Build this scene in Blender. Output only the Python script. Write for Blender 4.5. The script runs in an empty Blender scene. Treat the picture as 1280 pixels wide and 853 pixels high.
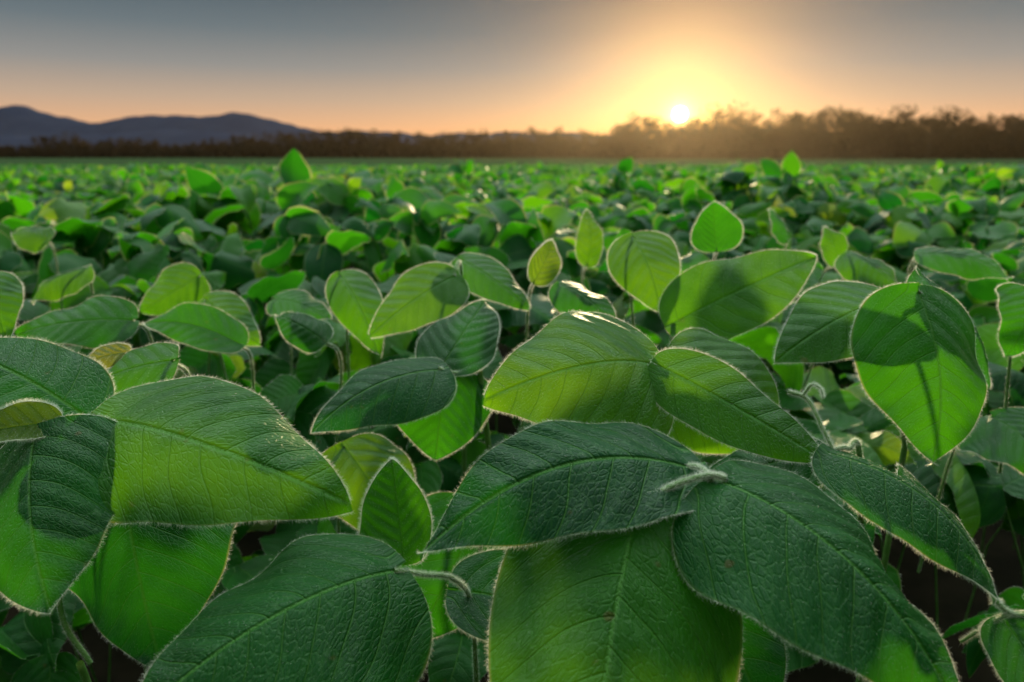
import bpy, math, numpy as np
from mathutils import Vector
rng=np.random.default_rng(7)
scene=bpy.context.scene
CAMZ=0.95
def new_mat(name):
    m=bpy.data.materials.new(name); m.use_nodes=True; nt=m.node_tree; nt.nodes.clear(); return m,nt
def nd(nt,t,**k):
    n=nt.nodes.new(t)
    for a,b in k.items(): setattr(n,a,b)
    return n
def plug(nt,sock,v):
    if v is None: return
    if isinstance(v,bpy.types.NodeSocket): nt.links.new(v,sock)
    else:
        if sock.type in('RGBA',) and len(v)==3: v=(*v,1)
        sock.default_value=v
def M(nt,op,a,b=None,c=None,clamp=False):
    n=nd(nt,'ShaderNodeMath',operation=op,use_clamp=clamp)
    plug(nt,n.inputs[0],a); plug(nt,n.inputs[1],b); plug(nt,n.inputs[2],c); return n.outputs[0]
def SS(nt,v,a,b,lo=0.0,hi=1.0):
    n=nd(nt,'ShaderNodeMapRange',interpolation_type='SMOOTHSTEP')
    plug(nt,n.inputs[0],v); n.inputs[1].default_value=a; n.inputs[2].default_value=b; n.inputs[3].default_value=lo; n.inputs[4].default_value=hi
    return n.outputs[0]
def MIX(nt,f,a,b,bt='MIX'):
    n=nd(nt,'ShaderNodeMix',data_type='RGBA',blend_type=bt)
    plug(nt,n.inputs[0],f); plug(nt,n.inputs[6],a); plug(nt,n.inputs[7],b); return n.outputs[2]
def RAMP(nt,f,stops):
    n=nd(nt,'ShaderNodeValToRGB'); cr=n.color_ramp
    while len(cr.elements)<len(stops): cr.elements.new(0.5)
    for e,(p,c) in zip(cr.elements,stops): e.position=p; e.color=(*c,1)
    plug(nt,n.inputs[0],f); return n.outputs[0]
def NOISE(nt,vec,scale,detail=3,rough=.5):
    n=nd(nt,'ShaderNodeTexNoise'); plug(nt,n.inputs['Vector'],vec); n.inputs['Scale'].default_value=scale
    n.inputs['Detail'].default_value=detail; n.inputs['Roughness'].default_value=rough; return n.outputs['Fac']
BASE=[(0,(.004,.072,.024)),(.35,(.008,.110,.008)),(.65,(.036,.150,.005)),(1,(.15,.19,.015))]
TRANS=[(0,(.014,.20,.008)),(.35,(.09,.46,.004)),(.65,(.30,.62,.006)),(1,(.70,.60,.05))]
def leaf_material(name,full):
    m,nt=new_mat(name)
    at=nd(nt,'ShaderNodeAttribute',attribute_name='leafuv'); tn=nd(nt,'ShaderNodeAttribute',attribute_name='tone')
    sp=nd(nt,'ShaderNodeSeparateXYZ'); nt.links.new(at.outputs['Vector'],sp.inputs[0])
    s,yl,e=sp.outputs; tone=tn.outputs['Fac']
    ay=M(nt,'ABSOLUTE',yl)
    col=RAMP(nt,tone,BASE); tcol=RAMP(nt,tone,TRANS)
    mid=SS(nt,ay,.002,.013,1,0)
    t=M(nt,'SUBTRACT',M(nt,'SUBTRACT',s,M(nt,'MULTIPLY',ay,.45)),M(nt,'MULTIPLY',M(nt,'MULTIPLY',ay,ay),1.3))
    t=M(nt,'ADD',t,M(nt,'MULTIPLY',M(nt,'SIGN',yl),.03))
    tw=M(nt,'MULTIPLY',t,7.5)
    if full:
        pos=nd(nt,'ShaderNodeTexCoord').outputs['Object']
        n1=NOISE(nt,pos,30,0)
        tw=M(nt,'ADD',tw,M(nt,'MULTIPLY',M(nt,'SUBTRACT',n1,.5),.6))
    f=M(nt,'FRACT',M(nt,'ADD',tw,10.0))
    dv=M(nt,'ABSOLUTE',M(nt,'SUBTRACT',f,.5))
    lat=SS(nt,dv,.0,.05,1,0) if full else SS(nt,dv,0,.08,1,0)
    if full:
        cv=nd(nt,'ShaderNodeCombineXYZ'); plug(nt,cv.inputs[0],M(nt,'MULTIPLY',tw,6.0)); plug(nt,cv.inputs[1],M(nt,'MULTIPLY',yl,40.0)); plug(nt,cv.inputs[2],M(nt,'MULTIPLY',tone,37.0))
        vo=nd(nt,'ShaderNodeTexVoronoi',feature='DISTANCE_TO_EDGE'); nt.links.new(cv.outputs[0],vo.inputs['Vector']); vo.inputs['Scale'].default_value=1.0
        ter=SS(nt,vo.outputs['Distance'],0,.20,1,0)
        nfine=NOISE(nt,pos,1000,1,.6); nmid=NOISE(nt,pos,24,2,.6)
        vein=M(nt,'MAXIMUM',mid,M(nt,'MULTIPLY',lat,.85)); vein=M(nt,'MAXIMUM',vein,M(nt,'MULTIPLY',ter,.20))
        col=MIX(nt,SS(nt,nmid,.35,.7,0,.8),col,MIX(nt,1.0,col,(.5,.62,.7),'MULTIPLY'))
        col=MIX(nt,M(nt,'MULTIPLY',vein,.65),col,(.10,.32,.045))
        col=MIX(nt,SS(nt,nfine,.56,.70,0,.14),col,(.16,.32,.16))
        spot=SS(nt,NOISE(nt,pos,85,1,.5),.74,.80,0,.7); col=MIX(nt,spot,col,(.10,.07,.02))
        tcol=MIX(nt,M(nt,'MULTIPLY',vein,.6),tcol,(.05,.18,.01))
        tcol=MIX(nt,SS(nt,nmid,.35,.7,0,.6),tcol,MIX(nt,1.0,tcol,(.4,.6,.6),'MULTIPLY'))
        edge=SS(nt,e,.97,.995,0,.3)
    else:
        col=MIX(nt,M(nt,'MULTIPLY',M(nt,'MAXIMUM',mid,M(nt,'MULTIPLY',lat,.4)),.5),col,(.10,.26,.04))
        edge=SS(nt,e,.90,.97,0,.6)
    col=MIX(nt,M(nt,'MULTIPLY',edge,.4),col,(.25,.34,.14)); tcol=MIX(nt,edge,tcol,(1,.8,.35))
    p=nd(nt,'ShaderNodeBsdfPrincipled'); plug(nt,p.inputs['Base Color'],col); p.inputs['Roughness'].default_value=.43 if full else .52
    p.inputs['Specular IOR Level'].default_value=.27 if full else .25
    if full:
        h=M(nt,'MULTIPLY',M(nt,'COSINE',M(nt,'MULTIPLY',M(nt,'SUBTRACT',f,.5),6.283)),-.45)
        h=M(nt,'SUBTRACT',h,M(nt,'MULTIPLY',lat,1.1)); h=M(nt,'SUBTRACT',h,M(nt,'MULTIPLY',mid,1.3))
        h=M(nt,'SUBTRACT',h,M(nt,'MULTIPLY',ter,.36))
        h=M(nt,'ADD',h,M(nt,'MULTIPLY',nfine,.32))
        bp=nd(nt,'ShaderNodeBump'); bp.inputs['Strength'].default_value=.85; bp.inputs['Distance'].default_value=.0009; nt.links.new(h,bp.inputs['Height'])
        nt.links.new(bp.outputs[0],p.inputs['Normal'])
    tr=nd(nt,'ShaderNodeBsdfTranslucent'); plug(nt,tr.inputs[0],tcol)
    mx=nd(nt,'ShaderNodeMixShader'); mx.inputs[0].default_value=.40
    nt.links.new(p.outputs[0],mx.inputs[1]); nt.links.new(tr.outputs[0],mx.inputs[2])
    o=nd(nt,'ShaderNodeOutputMaterial'); nt.links.new(mx.outputs[0],o.inputs[0]); return m
def simple(name,col,rough=.8,trans=None,tf=.4,noise=None,spec=.2):
    m,nt=new_mat(name)
    p=nd(nt,'ShaderNodeBsdfPrincipled'); p.inputs['Roughness'].default_value=rough; p.inputs['Specular IOR Level'].default_value=spec
    c=col
    if noise:
        pos=nd(nt,'ShaderNodeTexCoord').outputs['Object']
        c=MIX(nt,SS(nt,NOISE(nt,pos,noise[0],3,.6),.35,.65),col,noise[1])
    plug(nt,p.inputs['Base Color'],c)
    o=nd(nt,'ShaderNodeOutputMaterial'); out=p.outputs[0]
    if trans:
        tr=nd(nt,'ShaderNodeBsdfTranslucent'); plug(nt,tr.inputs[0],trans)
        mx=nd(nt,'ShaderNodeMixShader'); mx.inputs[0].default_value=tf
        nt.links.new(out,mx.inputs[1]); nt.links.new(tr.outputs[0],mx.inputs[2]); out=mx.outputs[0]
    nt.links.new(out,o.inputs[0]); return m
LEAF=leaf_material('soybean_leaf',True); LEAF2=leaf_material('soybean_leaf_field',False)
def hair_mat():
    m,nt=new_mat('plant_hair'); d=nd(nt,'ShaderNodeBsdfDiffuse'); d.inputs[0].default_value=(.55,.60,.46,1)
    t=nd(nt,'ShaderNodeBsdfTranslucent'); t.inputs[0].default_value=(1,.98,.90,1); mx=nd(nt,'ShaderNodeMixShader'); mx.inputs[0].default_value=.7
    nt.links.new(d.outputs[0],mx.inputs[1]); nt.links.new(t.outputs[0],mx.inputs[2]); o=nd(nt,'ShaderNodeOutputMaterial'); nt.links.new(mx.outputs[0],o.inputs[0]); return m
HAIR=hair_mat()
STEM=simple('soybean_stem',(.08,.20,.035),.6,(.2,.32,.05),.15,(60,(.13,.25,.07)))
SOIL=simple('soil',(.02,.016,.010),1.0,noise=(6,(.04,.03,.02)),spec=.1)
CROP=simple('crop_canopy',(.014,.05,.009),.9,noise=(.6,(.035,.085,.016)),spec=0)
MEADOW=simple('meadow_grass',(.026,.055,.026),1.0,noise=(.05,(.038,.068,.028)),spec=0)
TREE=simple('tree_foliage',(.012,.013,.008),.9,(.10,.045,.012),.15,(.15,(.020,.017,.009)),spec=.03)
BARK=simple('bark',(.03,.022,.016),.9)
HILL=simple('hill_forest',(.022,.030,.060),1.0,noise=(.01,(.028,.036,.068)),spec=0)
def build(name,verts,quads,mats,leafuv=None,tone=None,midx=None,smooth=True):
    me=bpy.data.meshes.new(name); nv=len(verts); nf=len(quads)
    me.vertices.add(nv); me.vertices.foreach_set('co',np.asarray(verts,np.float32).ravel())
    k=quads.shape[1]
    me.loops.add(nf*k); me.loops.foreach_set('vertex_index',quads.astype(np.int32).ravel())
    me.polygons.add(nf); me.polygons.foreach_set('loop_start',np.arange(0,nf*k,k,dtype=np.int32))
    if midx is not None: me.polygons.foreach_set('material_index',midx.astype(np.int32))
    me.polygons.foreach_set('use_smooth',np.full(nf,smooth))
    for m in mats: me.materials.append(m)
    if leafuv is not None:
        a=me.attributes.new('leafuv','FLOAT_VECTOR','POINT'); a.data.foreach_set('vector',np.asarray(leafuv,np.float32).ravel())
        a=me.attributes.new('tone','FLOAT','POINT'); a.data.foreach_set('value',np.asarray(tone,np.float32).ravel())
    me.update(calc_edges=True)
    ob=bpy.data.objects.new(name,me); scene.collection.objects.link(ob); return ob
def nrm(a): return a/np.maximum(np.linalg.norm(a,axis=-1,keepdims=True),1e-9)
def halfw(s): return np.maximum(s,0)**.38*np.maximum(1-s,0)**.85/.4676
def leaves(B,T,N,W,arch,fold,cup,droop,wave,tone,nu,nv,quilt=0.0,phase=None):
    B=np.atleast_2d(B);T=np.atleast_2d(T);N=np.atleast_2d(N);K=len(B)
    g=lambda q:np.broadcast_to(np.asarray(q,float),(K,))[:,None,None]
    W,arch,fold,cup,droop,wave=map(g,(W,arch,fold,cup,droop,wave))
    L=np.linalg.norm(T-B,axis=1)[:,None,None]
    ex=nrm(T-B); en=nrm(N-(N*ex).sum(1,keepdims=True)*ex); ey=np.cross(en,ex)
    tt=np.linspace(0,1,nu+1); s=((1-np.cos(np.pi*tt))/2*.7+tt*.3)[None,:,None]; v=np.linspace(-1,1,nv+1)[None,None,:]
    ph=(rng.random(K)*6.28)[:,None,None] if phase is None else g(phase)
    y=v*halfw(s)*W/2*(1+.04*np.sin(ph+s*9)*np.sign(v)); x=s*L-.06*L*(np.abs(v)**2)*np.clip(1-s*2.2,0,1)**1.5
    y=y+L*.04*np.sin(ph)*np.sin(s*np.pi)
    y0=v*halfw(s)*W/2
    ay=np.abs(y0)
    z=arch*L*4*s*(1-s)-droop*L*np.maximum(s-.55,0)**2*4
    z=z+fold*(np.sqrt(ay**2+(.0035)**2)-.0035)+cup*y0*y0/W
    z=z+wave*W*(v*v)*np.sin(s*8+ph+1.3*np.sign(v))*np.minimum(1,4*s)*.5
    z=z+wave*.25*W*(v*v*np.abs(v))*np.sin(s*19+2*ph+2.3*np.sign(v))*np.minimum(1,4*s)
    z=z+wave*.3*W*np.sin(s*5-ph)*v
    if quilt>0:
        yl=y0/L; al=np.abs(yl); t=s-.45*al-1.3*al*al+.03*np.sign(yl); f=(t*7.5)%1
        fade=np.minimum(1,al/.06)*np.clip((1-np.abs(v))*5,0,1)
        z=z-quilt*np.cos((f-.5)*6.283+.5*np.sin(al*30+ph))*fade - quilt*2.0*np.exp(-(al/.014)**2)
    P=B[:,None,None,:]+x[...,None]*ex[:,None,None]+y[...,None]*ey[:,None,None]+z[...,None]*en[:,None,None]
    n=(nu+1)*(nv+1)
    uv=np.stack([np.broadcast_to(s,y.shape),y0/L,np.broadcast_to(np.abs(v),y.shape)],-1).reshape(-1,3)
    tn=np.broadcast_to(np.asarray(tone,float).reshape(-1,1),(K,n)).ravel()
    i=np.arange(nu)[:,None]*(nv+1)+np.arange(nv)[None,:]
    q=np.stack([i,i+nv+1,i+nv+2,i+1],-1).reshape(-1,4)
    Q=(q[None]+(np.arange(K)*n)[:,None,None]).reshape(-1,4)
    return P,Q,uv,tn
def hairs(P0,D,ln,w):
    K=len(P0); side=nrm(np.cross(D,rng.normal(size=(K,3))))*np.asarray(w).reshape(-1,1)/2
    tip=P0+nrm(D)*np.asarray(ln).reshape(-1,1)
    V=np.stack([P0-side,P0+side,tip+side*.3,tip-side*.3],1).reshape(-1,3)
    F=np.arange(K*4).reshape(-1,4); return V,F
def bez(pts,n):
    pts=np.array(pts,float)
    if len(pts)==2: pts=np.array([pts[0],pts.mean(0),pts[1]])
    p=np.vstack([2*pts[0]-pts[1],pts,2*pts[-1]-pts[-2]]); out=[]
    for i in range(len(pts)-1):
        a,b,c,d=p[i:i+4]
        for t in np.linspace(0,1,n,endpoint=False):
            out.append(.5*((2*b)+(-a+c)*t+(2*a-5*b+4*c-d)*t*t+(-a+3*b-3*c+d)*t**3))
    out.append(pts[-1]); return np.array(out)
def tube(pts,r0,r1,sides=10,n=8):
    c=bez(pts,n); m=len(c); d=nrm(np.gradient(c,axis=0)); ref=np.array([.3,.2,1.]); 
    a=nrm(np.cross(d,ref)+1e-5); b=np.cross(d,a); r=np.linspace(r0,r1,m)[:,None,None]
    th=np.linspace(0,2*np.pi,sides,endpoint=False)[None,:,None]
    R=np.cos(th)*a[:,None]+np.sin(th)*b[:,None]; V=(c[:,None]+R*r).reshape(-1,3)
    i=np.arange(m-1)[:,None]*sides; j=np.arange(sides)[None,:]; k=(j+1)%sides
    Q=np.stack([i+j,i+k,i+k+sides,i+j+sides],-1).reshape(-1,4)
    return V,Q,c,R
def plant():
    e=bpy.data.objects.new('soybean_plant',None); e.empty_display_size=.05; scene.collection.objects.link(e); return e
# all plant coordinates below are world positions in millimetres
def hero_leaf(par,c,W,N,arch=.06,fold=.1,cup=0.,droop=.0,wave=.05,tone=.35,quilt=.0003,hair=1.0,pet=False):
    c=np.array(c,float)/1000; B=c[:3];T=c[3:]; W=W/1000
    ph=rng.random()*6.28
    P,Q,uv,tn=leaves(B,T,np.array(N,float),W,arch,fold,cup,droop,wave,tone,88,48,quilt,ph)
    ob=build('leaflet',P.reshape(-1,3),Q,[LEAF],uv,tn); ob.parent=par
    G=P[0]
    nh=int(1500*hair); Vs=[]
    for sd in (0,48):
        k=rng.random(nh)*87.99; i=k.astype(int); f=(k-i)[:,None]
        base=G[i,sd]*(1-f)+G[i+1,sd]*f; inn=G[i,abs(sd-6)]; tang=G[i+1,sd]-G[i,sd]
        D=nrm(base-inn)+rng.normal(size=(nh,3))*.5+nrm(tang)*.4
        Vs.append((base,D,rng.uniform(.0004,.0026,nh)))
    ns=int(1100*hair); i=rng.integers(1,87,ns); j=rng.integers(1,47,ns); f=rng.random((ns,1)); g=rng.random((ns,1))
    base=(G[i,j]*(1-f)+G[i+1,j]*f)*(1-g)+(G[i,j+1]*(1-f)+G[i+1,j+1]*f)*g
    nn=nrm(np.cross(G[i+1,j]-G[i,j],G[i,j+1]-G[i,j]))
    D=nn*.6+nrm(T-B)*.6+rng.normal(size=(ns,3))*.3
    Vs.append((base,D,rng.uniform(.0004,.0010,ns)))
    P0=np.vstack([a for a,_,_ in Vs]); D=np.vstack([b for _,b,_ in Vs]); ln=np.concatenate([c for *_,c in Vs])
    V,F=hairs(P0,D,ln,np.r_[np.full(2*nh,.00010),np.full(ns,.00007)])
    h=build('leaf_hairs',V,F,[HAIR],smooth=False); h.parent=par
    if pet:
        b=B*1000; hero_stem(par,[b,b+[rng.normal()*8,14,-30],b+[rng.normal()*15,20,-170]],.0010,.0013,900)
    return ob
def hero_stem(par,pts,r0=.0013,r1=.0011,hair=2600):
    V,Q,c,R=tube(np.array(pts,float)/1000,r0,r1,10,10)
    ob=build('petiole',V,Q,[STEM]); ob.parent=par
    L=np.linalg.norm(np.diff(c,axis=0),axis=1).sum(); n=int(hair*L/.05)
    k=rng.random(n)*(len(c)-1.01); i=k.astype(int); f=(k-i)[:,None]; th=rng.integers(0,10,n)
    rr=np.linspace(r0,r1,len(c))[i][:,None]*.9
    base=c[i]*(1-f)+c[i+1]*f; dd=R[i,th]+rng.normal(size=(n,3))*.3; dd=nrm(dd)
    V,F=hairs(base+dd*rr,dd+rng.normal(size=(n,3))*.25,rng.uniform(.0006,.0022,n),.00006*np.ones(n))
    h=build('stem_hairs',V,F,[HAIR],smooth=False); h.parent=par
def main_stem(par,top):
    top=np.array(top,float); g=np.array([top[0]+rng.normal()*30,top[1]+80,0.0])
    hero_stem(par,[top,(top*.5+g*.5)+np.array([15,10,0]),g],.0022,.0035,100)
A=plant()
hero_leaf(A,(-215,336,815,-79,302,784),88,(-.1,-.5,.85),arch=.15,fold=-.16,cup=-.4,wave=.08,tone=.48)
hero_leaf(A,(-241,320,814,-203,258,755),84,(-.05,-.75,.65),arch=.08,fold=-.15,cup=-.5,wave=.08,tone=.16)
hero_leaf(A,(-229,342,815,-333,384,838),58,(.1,-.5,.85),arch=.1,fold=-.15,tone=.1)
hero_leaf(A,(-236,331,816,-271,306,818),21,(.1,-.6,.6),arch=.1,fold=.6,tone=.85)
hero_stem(A,[(-213,336,815),(-228,336,813),(-241,328,815)],.0013,.0011,4500)
hero_stem(A,[(-228,336,813),(-260,362,757),(-265,345,694),(-247,336,662)],.0011,.0015,1000)
main_stem(A,(-266,353,648))
B_=plant()
hero_leaf(B_,(-57,289,756,-150,220,733),98,(-.22,-.5,.85),arch=.17,fold=-.25,cup=-.5,wave=.1,tone=.22)
hero_leaf(B_,(-59,326,738,-67,349,787),42,(-.2,-.9,.3),arch=-.05,fold=.4,tone=.4)
hero_leaf(B_,(-30,322,722,55,318,708),56,(0,-.3,.9),arch=.05,fold=.1,tone=.1)
hero_stem(B_,[(-57,289,756),(-44,296,749),(-30,308,738),(-22,320,712),(-20,326,640)],.0010,.0013,3000)
main_stem(B_,(-20,326,641))
C=plant()
hero_leaf(C,(90,316,798,-43,278,772),72,(-.22,-.42,.88),arch=.18,fold=-.3,cup=.1,wave=.09,tone=.05,quilt=.0008)
hero_leaf(C,(58,284,793,26,176,704),111,(-.05,-.7,.7),arch=.06,fold=-.35,cup=-.3,wave=.08,tone=.46)
hero_leaf(C,(101,296,800,177,222,737),94,(.28,-.5,.82),arch=.19,fold=-.3,cup=-.4,wave=.09,tone=.18,quilt=.0008)
hero_stem(C,[(57,283,795),(78,293,800),(94,298,802),(102,297,801)],.0014,.0012,7000)
hero_stem(C,[(89,315,799),(92,306,802),(94,298,802)],.0011,.0012,6000)
hero_stem(C,[(95,298,801),(99,307,783),(105,315,736),(116,315,664)],.0014,.002,2500)
main_stem(C,(116,316,666))
D_=plant()
hero_leaf(D_,(86,392,828,-16,363,816),94,(-.08,-.68,.7),arch=.22,fold=-.15,cup=-.5,wave=.08,tone=.60)
hero_leaf(D_,(87,382,830,174,344,786),46,(-.35,-.6,.9),arch=.09,fold=-.25,tone=.5)
hero_leaf(D_,(104,430,817,181,425,759),91,(.2,-.75,.6),arch=.18,fold=-.2,cup=-.4,tone=.58)
hero_stem(D_,[(88,387,831),(82,387,820),(73,373,799)],.0013,.0013,4500)
hero_stem(D_,[(73,373,799),(77,371,752),(84,357,662)],.0014,.002,700)
hero_stem(D_,[(79,392,830),(86,389,829),(93,386,828)],.0012,.0012,4500)
main_stem(D_,(84,357,664))
E_=plant()
hero_leaf(E_,(268,442,862,265,394,761),88,(.05,-.8,.55),arch=.08,fold=-.2,cup=-.5,wave=.08,tone=.36)
hero_leaf(E_,(287,475,868,335,454,791),60,(.6,-.6,.6),arch=.14,fold=-.3,cup=-.5,tone=.25)
hero_leaf(E_,(271,480,849,181,450,812),70,(-.25,-.6,.7),arch=.14,fold=-.25,tone=.45)
hero_stem(E_,[(268,442,862),(270,462,857),(264,470,850),(281,480,810),(299,480,734)],.0012,.0016,1500)
main_stem(E_,(299,480,736))
F_=plant()
hero_leaf(F_,(172,341,794,239,289,738),57,(.35,-.3,.9),arch=.16,fold=-.4,cup=-.3,tone=.18)
hero_leaf(F_,(218,347,779,256,311,722),54,(.8,-.5,.3),arch=.08,fold=-.2,tone=.3)
hero_leaf(F_,(171,345,790,103,362,757),44,(-.1,-.3,.9),arch=.08,fold=-.2,tone=.2)
hero_leaf(F_,(245,291,726,258,251,692),43,(0,-.6,.8),tone=.3)
hero_stem(F_,[(162,378,816),(171,372,813),(175,358,801),(178,349,792)],.0010,.0009,3500)
hero_stem(F_,[(169,374,815),(173,373,822),(176,368,821),(176,364,817)],.0008,.0005,4500)
hero_stem(F_,[(178,349,792),(187,351,792),(199,358,779),(214,350,638)],.0011,.0018,1000)
hero_stem(F_,[(241,294,735),(248,292,730),(263,292,727)],.0011,.0012,3500)
hero_stem(F_,[(223,288,716),(239,291,725),(248,292,730)],.0007,.001,3000)
main_stem(F_,(214,350,640))
G_=plant()
hero_leaf(G_,(-52,477,798,-138,437,765),66,(-.05,-.45,.9),arch=.15,fold=-.2,cup=-.5,tone=.05)
hero_leaf(G_,(-53,487,796,-22,549,834),64,(-.25,-.7,.7),arch=.06,fold=-.1,tone=.15)
hero_leaf(G_,(-51,486,793,-56,459,734),79,(.1,-.7,.6),arch=.08,fold=-.2,tone=.25)
hero_stem(G_,[(-54,477,799),(-44,481,794),(-24,486,793)],.0012,.0012,3500)
main_stem(G_,(-24,487,793))
H_=plant()
hero_leaf(H_,(142,583,807,276,618,860),74,(.0,-.75,.65),arch=.1,fold=.15,cup=-.4,wave=.09,tone=.48)
hero_leaf(H_,(120,683,871,140,624,806),68,(-.2,-.7,.6),arch=.12,fold=-.3,tone=.55,pet=True)
hero_leaf(H_,(255,850,836,249,856,894),64,(0,-.9,.1),arch=-.08,fold=.3,tone=.25,pet=True)
main_stem(H_,(142,584,807))
I_=plant()
hero_leaf(I_,(-54,633,840,-129,599,791),65,(-.1,-.7,.7),arch=.12,fold=-.15,tone=.55)
hero_leaf(I_,(-51,677,849,17,645,806),55,(.3,-.6,.7),arch=.1,fold=-.3,tone=.4)
hero_leaf(I_,(22,672,828,41,703,865),32,(.3,-.8,.2),arch=.05,fold=.5,tone=.75,pet=True)
hero_stem(I_,[(-54,633,840),(-50,656,848),(-48,662,791)],.0012,.0014,1500)
main_stem(I_,(-48,662,791))
for grp in ([(-241,386,769,-206,336,662,114,.10),(-219,421,822,-287,424,794,44,.4),(-264,451,819,-298,438,809,20,.95)],
            [(-123,462,743,-79,425,686,65,.6),(-22,413,718,-62,374,648,81,.2)],
            [(94,377,738,143,311,646,97,.1),(422,561,728,445,501,697,83,.2)],
            [(-390,841,804,-452,810,765,61,.5),(-336,735,796,-269,703,754,52,.5),(-263,636,773,-356,641,792,46,.3)],
            [(-464,594,847,-430,560,798,43,.45),(-345,603,805,-436,580,797,56,.25),(-497,794,822,-550,764,787,50,.5)],
            [(-277,784,786,-206,759,768,48,.35),(-176,693,830,-128,633,762,48,.45),(-171,598,787,-221,624,804,34,.2)],
            [(384,779,840,420,728,805,52,.45),(448,749,844,527,712,822,50,.35),(428,550,839,398,527,793,52,.3)],
            [(404,1004,829,375,1015,872,48,.3),(451,945,803,434,959,853,46,.5)],
            [(100,895,811,100,934,878,36,.6),(44,612,836,91,580,796,46,.3)],
            [(-680,1004,829,-732,1006,838,50,.5)]):
    J=plant()
    for q in grp: hero_leaf(J,q[:6],q[6]*1.05,(rng.normal()*.3,-.55,.8),arch=.12,fold=rng.normal(-.2,.2),cup=-.3,wave=.1,tone=q[7],hair=.6,pet=True)
# ---------------------------------------------------------------- field
GR=lambda y:-.014*np.clip(y,0,45)
FH=[]
def trifol(n_per_m2,y0,y1,size,nu,nv,ztop,zdepth,stems=True,margin=.6,filt=None,flat=.55,wide=.80,mat=0,nhair=0,hw=.00012,tm=.30):
    Wm=lambda y:wide*y+margin
    n=int(n_per_m2*(Wm(y0)+Wm(y1))*(y1-y0))
    y=rng.uniform(y0,y1,n*2); x=rng.uniform(-1,1,n*2)*Wm(y1); k=np.abs(x)<Wm(y); x=x[k][:n];y=y[k][:n]; n=len(x)
    bump=.045*np.sin(x*3.1+y*1.7)+.04*np.sin(x*1.1-y*2.3+1)+.035*np.sin(x*6.3+2)*np.sin(y*5.1)
    z=ztop+bump-zdepth*rng.random(n)**1.2+.02*rng.normal(size=n)
    if filt is not None: z=filt(x,y,z)
    z=z+GR(y)
    P=np.stack([x,y,z],1); az=rng.uniform(0,2*np.pi,n); B=[];T=[];N=[];W=[]
    for k,off in enumerate((0,1.45,-1.45)):
        a=az+off+rng.normal(size=n)*.3
        el=rng.normal(-.35,flat,n)
        d=np.stack([np.cos(a)*np.cos(el),np.sin(a)*np.cos(el),np.sin(el)],1)
        st=nrm(np.stack([np.cos(a),np.sin(a),0*a],1))*(.02 if k==0 else .004)
        L=size*rng.uniform(.65,1.2,n)[:,None]
        B.append(P+st);T.append(P+st+d*L)
        N.append(np.stack([rng.normal(size=n)*.55,rng.normal(size=n)*.55-.25,np.ones(n)*.8],1)); W.append(L[:,0]*rng.uniform(.66,.86,n))
    B=np.vstack(B);T=np.vstack(T);N=np.vstack(N);W=np.concatenate(W);K=len(B)
    tone=np.clip(rng.normal(tm,.17,K),0,1); r=rng.random(K); tone[r<.015]=rng.uniform(.65,.9,(r<.015).sum())
    Pv,Q,uv,tn=leaves(B,T,N,W,rng.normal(.09,.07,K),rng.normal(-.15,.4,K),rng.normal(-.2,.4,K),rng.uniform(0,.3,K),rng.uniform(.05,.18,K),tone,nu,nv)
    if nhair:
        lf=np.repeat(np.arange(K),nhair); m=len(lf); sd=rng.integers(0,2,m); kk=rng.random(m)*(nu-.01); i=kk.astype(int); f=(kk-i)[:,None]
        a=Pv[lf,i,sd*nv]; b=Pv[lf,i+1,sd*nv]; inn=Pv[lf,i,np.where(sd==0,1,nv-1)]
        base=a*(1-f)+b*f; D=nrm(base-inn)+nrm(b-a)*.4+rng.normal(size=(m,3))*.35
        FH.append(hairs(base,D,rng.uniform(.0009,.0024,m),hw*np.ones(m)))
    V=Pv.reshape(-1,3); mi=np.full(len(Q),mat)
    if stems:
        foot=P+np.stack([rng.normal(size=n)*.04,rng.normal(size=n)*.04,-.22*np.ones(n)],1)
        mid=(P+foot)/2+rng.normal(size=(n,3))*.012
        ang=np.arange(3)*2.094; ring=np.stack([np.cos(ang),np.sin(ang),0*ang],1)*.0013
        S=np.stack([P[:,None]+ring,mid[:,None]+ring,foot[:,None]+ring*1.2],1).reshape(-1,3)
        q=[]
        for l in range(2):
            for j in range(3): q.append([l*3+j,l*3+(j+1)%3,l*3+3+(j+1)%3,l*3+3+j])
        q=np.array(q); SQ=(q[None]+(np.arange(n)*9)[:,None,None]).reshape(-1,4)+len(V)
        V=np.vstack([V,S]); Q=np.vstack([Q,SQ]); mi=np.concatenate([mi,np.full(len(SQ),2)])
        uv=np.vstack([uv,np.zeros((len(S),3))]); tn=np.concatenate([tn,np.zeros(len(S))])
    return V,Q,uv,tn,mi
def nearfilt(x,y,z):
    lim=np.where(y<.95,.60+.17*np.clip((y-.5)/.45,0,1),9); return np.minimum(z,lim-rng.random(len(z))*.05)
parts=[trifol(200,.5,1.3,.095,18,12,.77,.22,filt=nearfilt,mat=0,nhair=220,hw=.00017),
       trifol(250,1.3,3.2,.10,12,8,.80,.18,mat=1,nhair=80,hw=.00034),
       trifol(170,3.2,9,.105,5,4,.80,.16,stems=False,mat=1,tm=.27),
       trifol(60,9,26,.13,2,4,.80,.14,stems=False,wide=.76,mat=1,tm=.22),
       trifol(18,26,46,.19,2,2,.80,.14,stems=False,wide=.76,mat=1,tm=.18),
       trifol(100,-.2,.6,.10,12,8,.52,.25,margin=.6,mat=1)]
V=[];Q=[];uv=[];tn=[];mi=[];o=0
for a,b,c,d,e in parts: V.append(a);Q.append(b+o);uv.append(c);tn.append(d);mi.append(e);o+=len(a)
for a,b in FH: V.append(a);Q.append(b+o);uv.append(np.zeros((len(a),3)));tn.append(np.zeros(len(a)));mi.append(np.full(len(b),3));o+=len(a)
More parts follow.
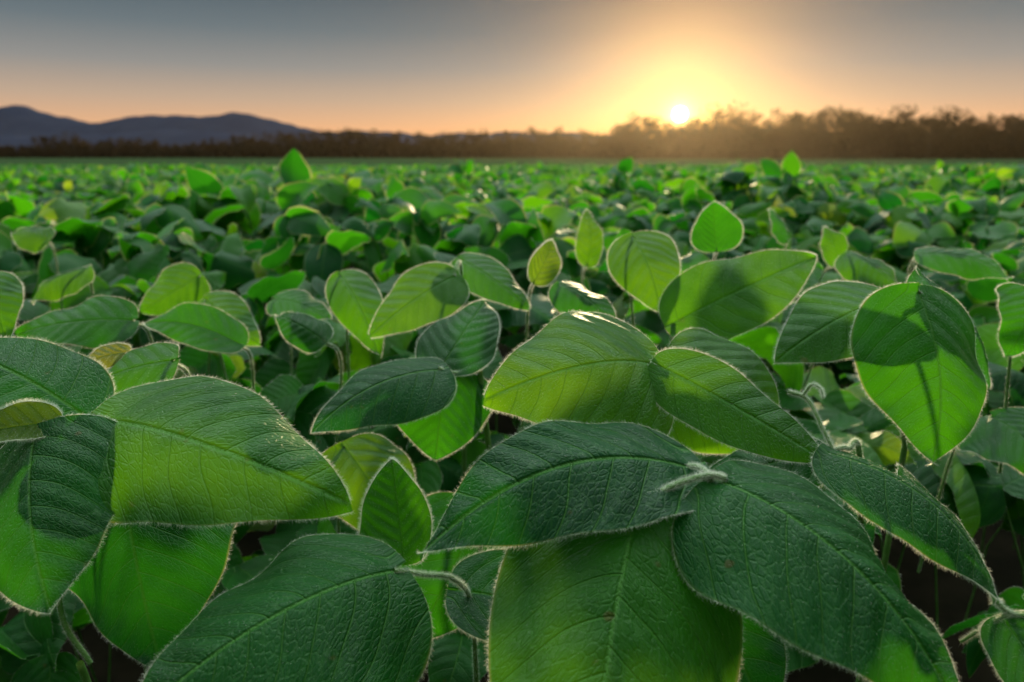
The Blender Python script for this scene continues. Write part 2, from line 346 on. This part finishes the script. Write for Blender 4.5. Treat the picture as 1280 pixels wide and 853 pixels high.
field=build('soybean_field',np.vstack(V),np.vstack(Q),[LEAF,LEAF2,STEM,HAIR],np.vstack(uv),np.concatenate(tn),np.concatenate(mi))
def sheet(name,x0,x1,ys,nx,zf,mat):
    ys=np.asarray(ys,float); ny=len(ys)-1
    X,Y=np.meshgrid(np.linspace(x0,x1,nx+1),ys); Z=zf(X,Y)
    V=np.stack([X,Y,Z],-1).reshape(-1,3); i=np.arange(ny)[:,None]*(nx+1)+np.arange(nx)[None]
    Q=np.stack([i,i+1,i+nx+2,i+nx+1],-1).reshape(-1,4); return build(name,V,Q,[mat])
sheet('ground',-9000,9000,[-300,-1,0,10,20,30,45,100,1000,9000],10,lambda X,Y:GR(Y),SOIL)
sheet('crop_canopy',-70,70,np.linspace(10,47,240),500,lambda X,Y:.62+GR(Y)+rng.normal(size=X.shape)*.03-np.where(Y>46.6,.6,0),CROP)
sheet('meadow',-700,700,np.linspace(47.3,900,20),40,lambda X,Y:GR(Y)+.02+0*X,MEADOW)
hx=np.array([-6000,-3305,-2858,-2724,-2590,-2345,-2188,-1965,-1742,-1518,-1384,-1206,-982,-759,-536,-89,357,800,2950,6000])
hh=np.array([150,183,243,261,226,162,183,213,200,222,205,149,119,127,106,118,115,85,60,60])
def hz(X,Y):
    h=np.interp(X,hx,hh); t=np.clip((Y-3300)/700,0,1); u=np.clip((5200-Y)/1200,0,1)
    return h*np.sin(t*np.pi/2)*u+5*np.sin(X*.021+Y*.01)*t+3*np.sin(X*.06)*t
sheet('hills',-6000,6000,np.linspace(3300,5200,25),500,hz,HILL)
hz2=lambda X,Y: np.clip(np.interp(X,[-4000,-1800,-1500,-1100,-800,-500,-100,400],[60,72,50,78,60,52,30,0])*np.sin(np.clip((Y-2000)/600,0,1)*np.pi),0,999)+2*np.sin(X*.05)
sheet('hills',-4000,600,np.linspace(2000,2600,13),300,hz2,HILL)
GZ=-.63
def tree_mass(name,xs,hs,y0,rows,step,q,szr=(.25,.6)):
    V=[];Q=[];mi=[];o=0
    for r in range(rows):
        x=xs[0]
        while x<xs[-1]:
            x+=step*rng.uniform(.5,1.5); yy=y0+r*7+rng.normal()*2.5
            top=np.interp(x,xs,hs)*(rng.uniform(.6,.95) if rng.random()<.65 else rng.uniform(.95,1.15))
            w=top*rng.uniform(.3,.55)
            nl=rng.integers(5,10); C=np.stack([x+rng.normal(size=nl)*w*.5,yy+rng.normal(size=nl)*w*.4,top*rng.uniform(.25,.82,nl)],1); C[0]=(x,yy,top*.84)
            R=w*rng.uniform(.25,.6,nl); k=rng.integers(0,nl,q)
            d=nrm(rng.normal(size=(q,3)))*(rng.random((q,1))**.4)
            c=C[k]+d*R[k][:,None]*np.array([1,1,.85]); c[:,2]=np.clip(c[:,2],.2,top)
            low=rng.random(q)<.3; c[low,2]=rng.uniform(0,top*.5,low.sum()); c[low,0]=x+rng.normal(size=low.sum())*w*.8
            sz=rng.uniform(*szr,(q,1)); sz[low]*=1.8; a=nrm(rng.normal(size=(q,3)))*sz; b=nrm(np.cross(a,rng.normal(size=(q,3))))*sz
            c[:,2]+=GZ
            V.append(np.stack([c-a,c-b*.7,c+a,c+b*.7],1).reshape(-1,3)); Q.append(np.arange(q*4).reshape(-1,4)+o); o+=q*4; mi.append(np.zeros(q,int))
            tv,tq,_,_=tube([(x,yy,GZ),(x+.2,yy,top*.4),(x,yy,top*.8)],.3,.06,5,2)
            V.append(tv);Q.append(tq+o);o+=len(tv);mi.append(np.ones(len(tq),int))
    return build(name,np.vstack(V),np.vstack(Q),[TREE,BARK],midx=np.concatenate(mi),smooth=False)
xs=np.array([35,40,47,52,61,67,76,80,86,93,102,110,122,134,142,151,163,171,186,260]); hs=np.array([9,12.5,15.6,13,11.2,13.5,18,19,14.6,17.8,13.8,17.8,18.5,16.8,18,15.2,16.5,14.6,15.8,15])
tree_mass('distant_trees',xs,hs,250,4,3.4,600)
xs=np.array([-330,-186,-174,-168,-162,-148,-133,-113,-90,-70,-55,-40,-23,-6,17,26,36]); hs=np.array([5,5,6,9,6,7,6,6.5,9,9.5,11,8.5,9,10,10.6,10,10])
tree_mass('distant_trees',xs*1.15,hs*1.15,300,3,4,380)
def mist():
    m,nt=new_mat('morning_mist'); v=nd(nt,'ShaderNodeVolumeScatter'); v.inputs['Color'].default_value=(1,.78,.52,1)
    v.inputs['Density'].default_value=.00008; v.inputs['Anisotropy'].default_value=.86
    o=nd(nt,'ShaderNodeOutputMaterial'); nt.links.new(v.outputs[0],o.inputs['Volume'])
    x0,x1,y0,y1,z0,z1=-420,420,8,420,-1.5,22
    V=np.array([(x,y,z) for z in(z0,z1) for y in(y0,y1) for x in(x0,x1)],float)
    Q=np.array([[0,2,3,1],[4,5,7,6],[0,1,5,4],[2,6,7,3],[0,4,6,2],[1,3,7,5]])
    return build('morning_mist',V,Q,[m],smooth=False)
mist()
# ---------------------------------------------------------------- sky: added fill boost above the view, strongest sun side, dim behind the viewer
SAZ=math.radians(13.16); SEL=math.radians(3.0)
sd=(math.sin(SAZ)*math.cos(SEL),math.cos(SAZ)*math.cos(SEL),math.sin(SEL))
w=bpy.data.worlds.new('World'); scene.world=w; w.use_nodes=True; nt=w.node_tree; nt.nodes.clear()
tc=nd(nt,'ShaderNodeTexCoord').outputs['Generated']
sx=nd(nt,'ShaderNodeSeparateXYZ'); nt.links.new(tc,sx.inputs[0]); zz=sx.outputs[2]
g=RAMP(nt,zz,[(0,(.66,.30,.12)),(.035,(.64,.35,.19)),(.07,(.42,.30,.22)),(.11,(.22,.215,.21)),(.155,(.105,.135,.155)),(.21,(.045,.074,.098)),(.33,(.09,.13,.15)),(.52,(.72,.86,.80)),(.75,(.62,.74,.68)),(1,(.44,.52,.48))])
fill_gain=M(nt,'MULTIPLY',SS(nt,zz,.30,.52,.85,3.0),SS(nt,M(nt,'MULTIPLY',sx.outputs[1],-1.0),-.8,.5,1.45,.22))
vm=nd(nt,'ShaderNodeVectorMath',operation='SCALE'); nt.links.new(g,vm.inputs[0]); nt.links.new(fill_gain,vm.inputs['Scale'])
sky=nd(nt,'ShaderNodeTexSky',sky_type='NISHITA'); sky.sun_disc=False; sky.sun_elevation=SEL; sky.sun_rotation=SAZ
sk=nd(nt,'ShaderNodeVectorMath',operation='SCALE'); nt.links.new(sky.outputs[0],sk.inputs[0]); sk.inputs['Scale'].default_value=.008
dt=nd(nt,'ShaderNodeVectorMath',operation='DOT_PRODUCT'); nt.links.new(tc,dt.inputs[0]); dt.inputs[1].default_value=sd
dot=M(nt,'MAXIMUM',dt.outputs['Value'],0.0)
def glow(n,col,k):
    p=M(nt,'MULTIPLY',M(nt,'POWER',dot,float(n)),k); v=nd(nt,'ShaderNodeVectorMath',operation='SCALE'); v.inputs[0].default_value=col; nt.links.new(p,v.inputs['Scale']); return v.outputs[0]
disc=nd(nt,'ShaderNodeVectorMath',operation='SCALE'); disc.inputs[0].default_value=(1,.85,.5); nt.links.new(SS(nt,dot,.99995,.99998,0,26),disc.inputs['Scale'])
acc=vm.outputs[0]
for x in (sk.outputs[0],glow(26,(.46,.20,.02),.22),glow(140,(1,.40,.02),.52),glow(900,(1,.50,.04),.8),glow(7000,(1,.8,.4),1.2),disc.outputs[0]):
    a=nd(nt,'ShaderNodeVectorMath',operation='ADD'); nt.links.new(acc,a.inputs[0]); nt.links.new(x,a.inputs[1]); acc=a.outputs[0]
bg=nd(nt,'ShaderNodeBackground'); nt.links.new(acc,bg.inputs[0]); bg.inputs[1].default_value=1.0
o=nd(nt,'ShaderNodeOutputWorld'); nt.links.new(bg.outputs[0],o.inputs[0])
sun=bpy.data.lights.new('sun','SUN'); sun.energy=5; sun.angle=math.radians(2.5); sun.color=(1,.78,.44)
so=bpy.data.objects.new('sun',sun); scene.collection.objects.link(so)
e2=math.radians(8.0); so.rotation_euler=Vector((math.sin(SAZ)*math.cos(e2),math.cos(SAZ)*math.cos(e2),math.sin(e2))).to_track_quat('Z','Y').to_euler()
cam=bpy.data.cameras.new('camera'); co=bpy.data.objects.new('camera',cam); scene.collection.objects.link(co); scene.camera=co
cam.lens=24; cam.sensor_width=36; cam.clip_start=.02; cam.clip_end=20000
co.location=(0,0,CAMZ); co.rotation_euler=(math.radians(90-15.3),0,0)
cam.dof.use_dof=True; cam.dof.focus_distance=.37; cam.dof.aperture_fstop=8
scene.view_settings.view_transform='Standard'; scene.view_settings.look='None'; scene.view_settings.exposure=0
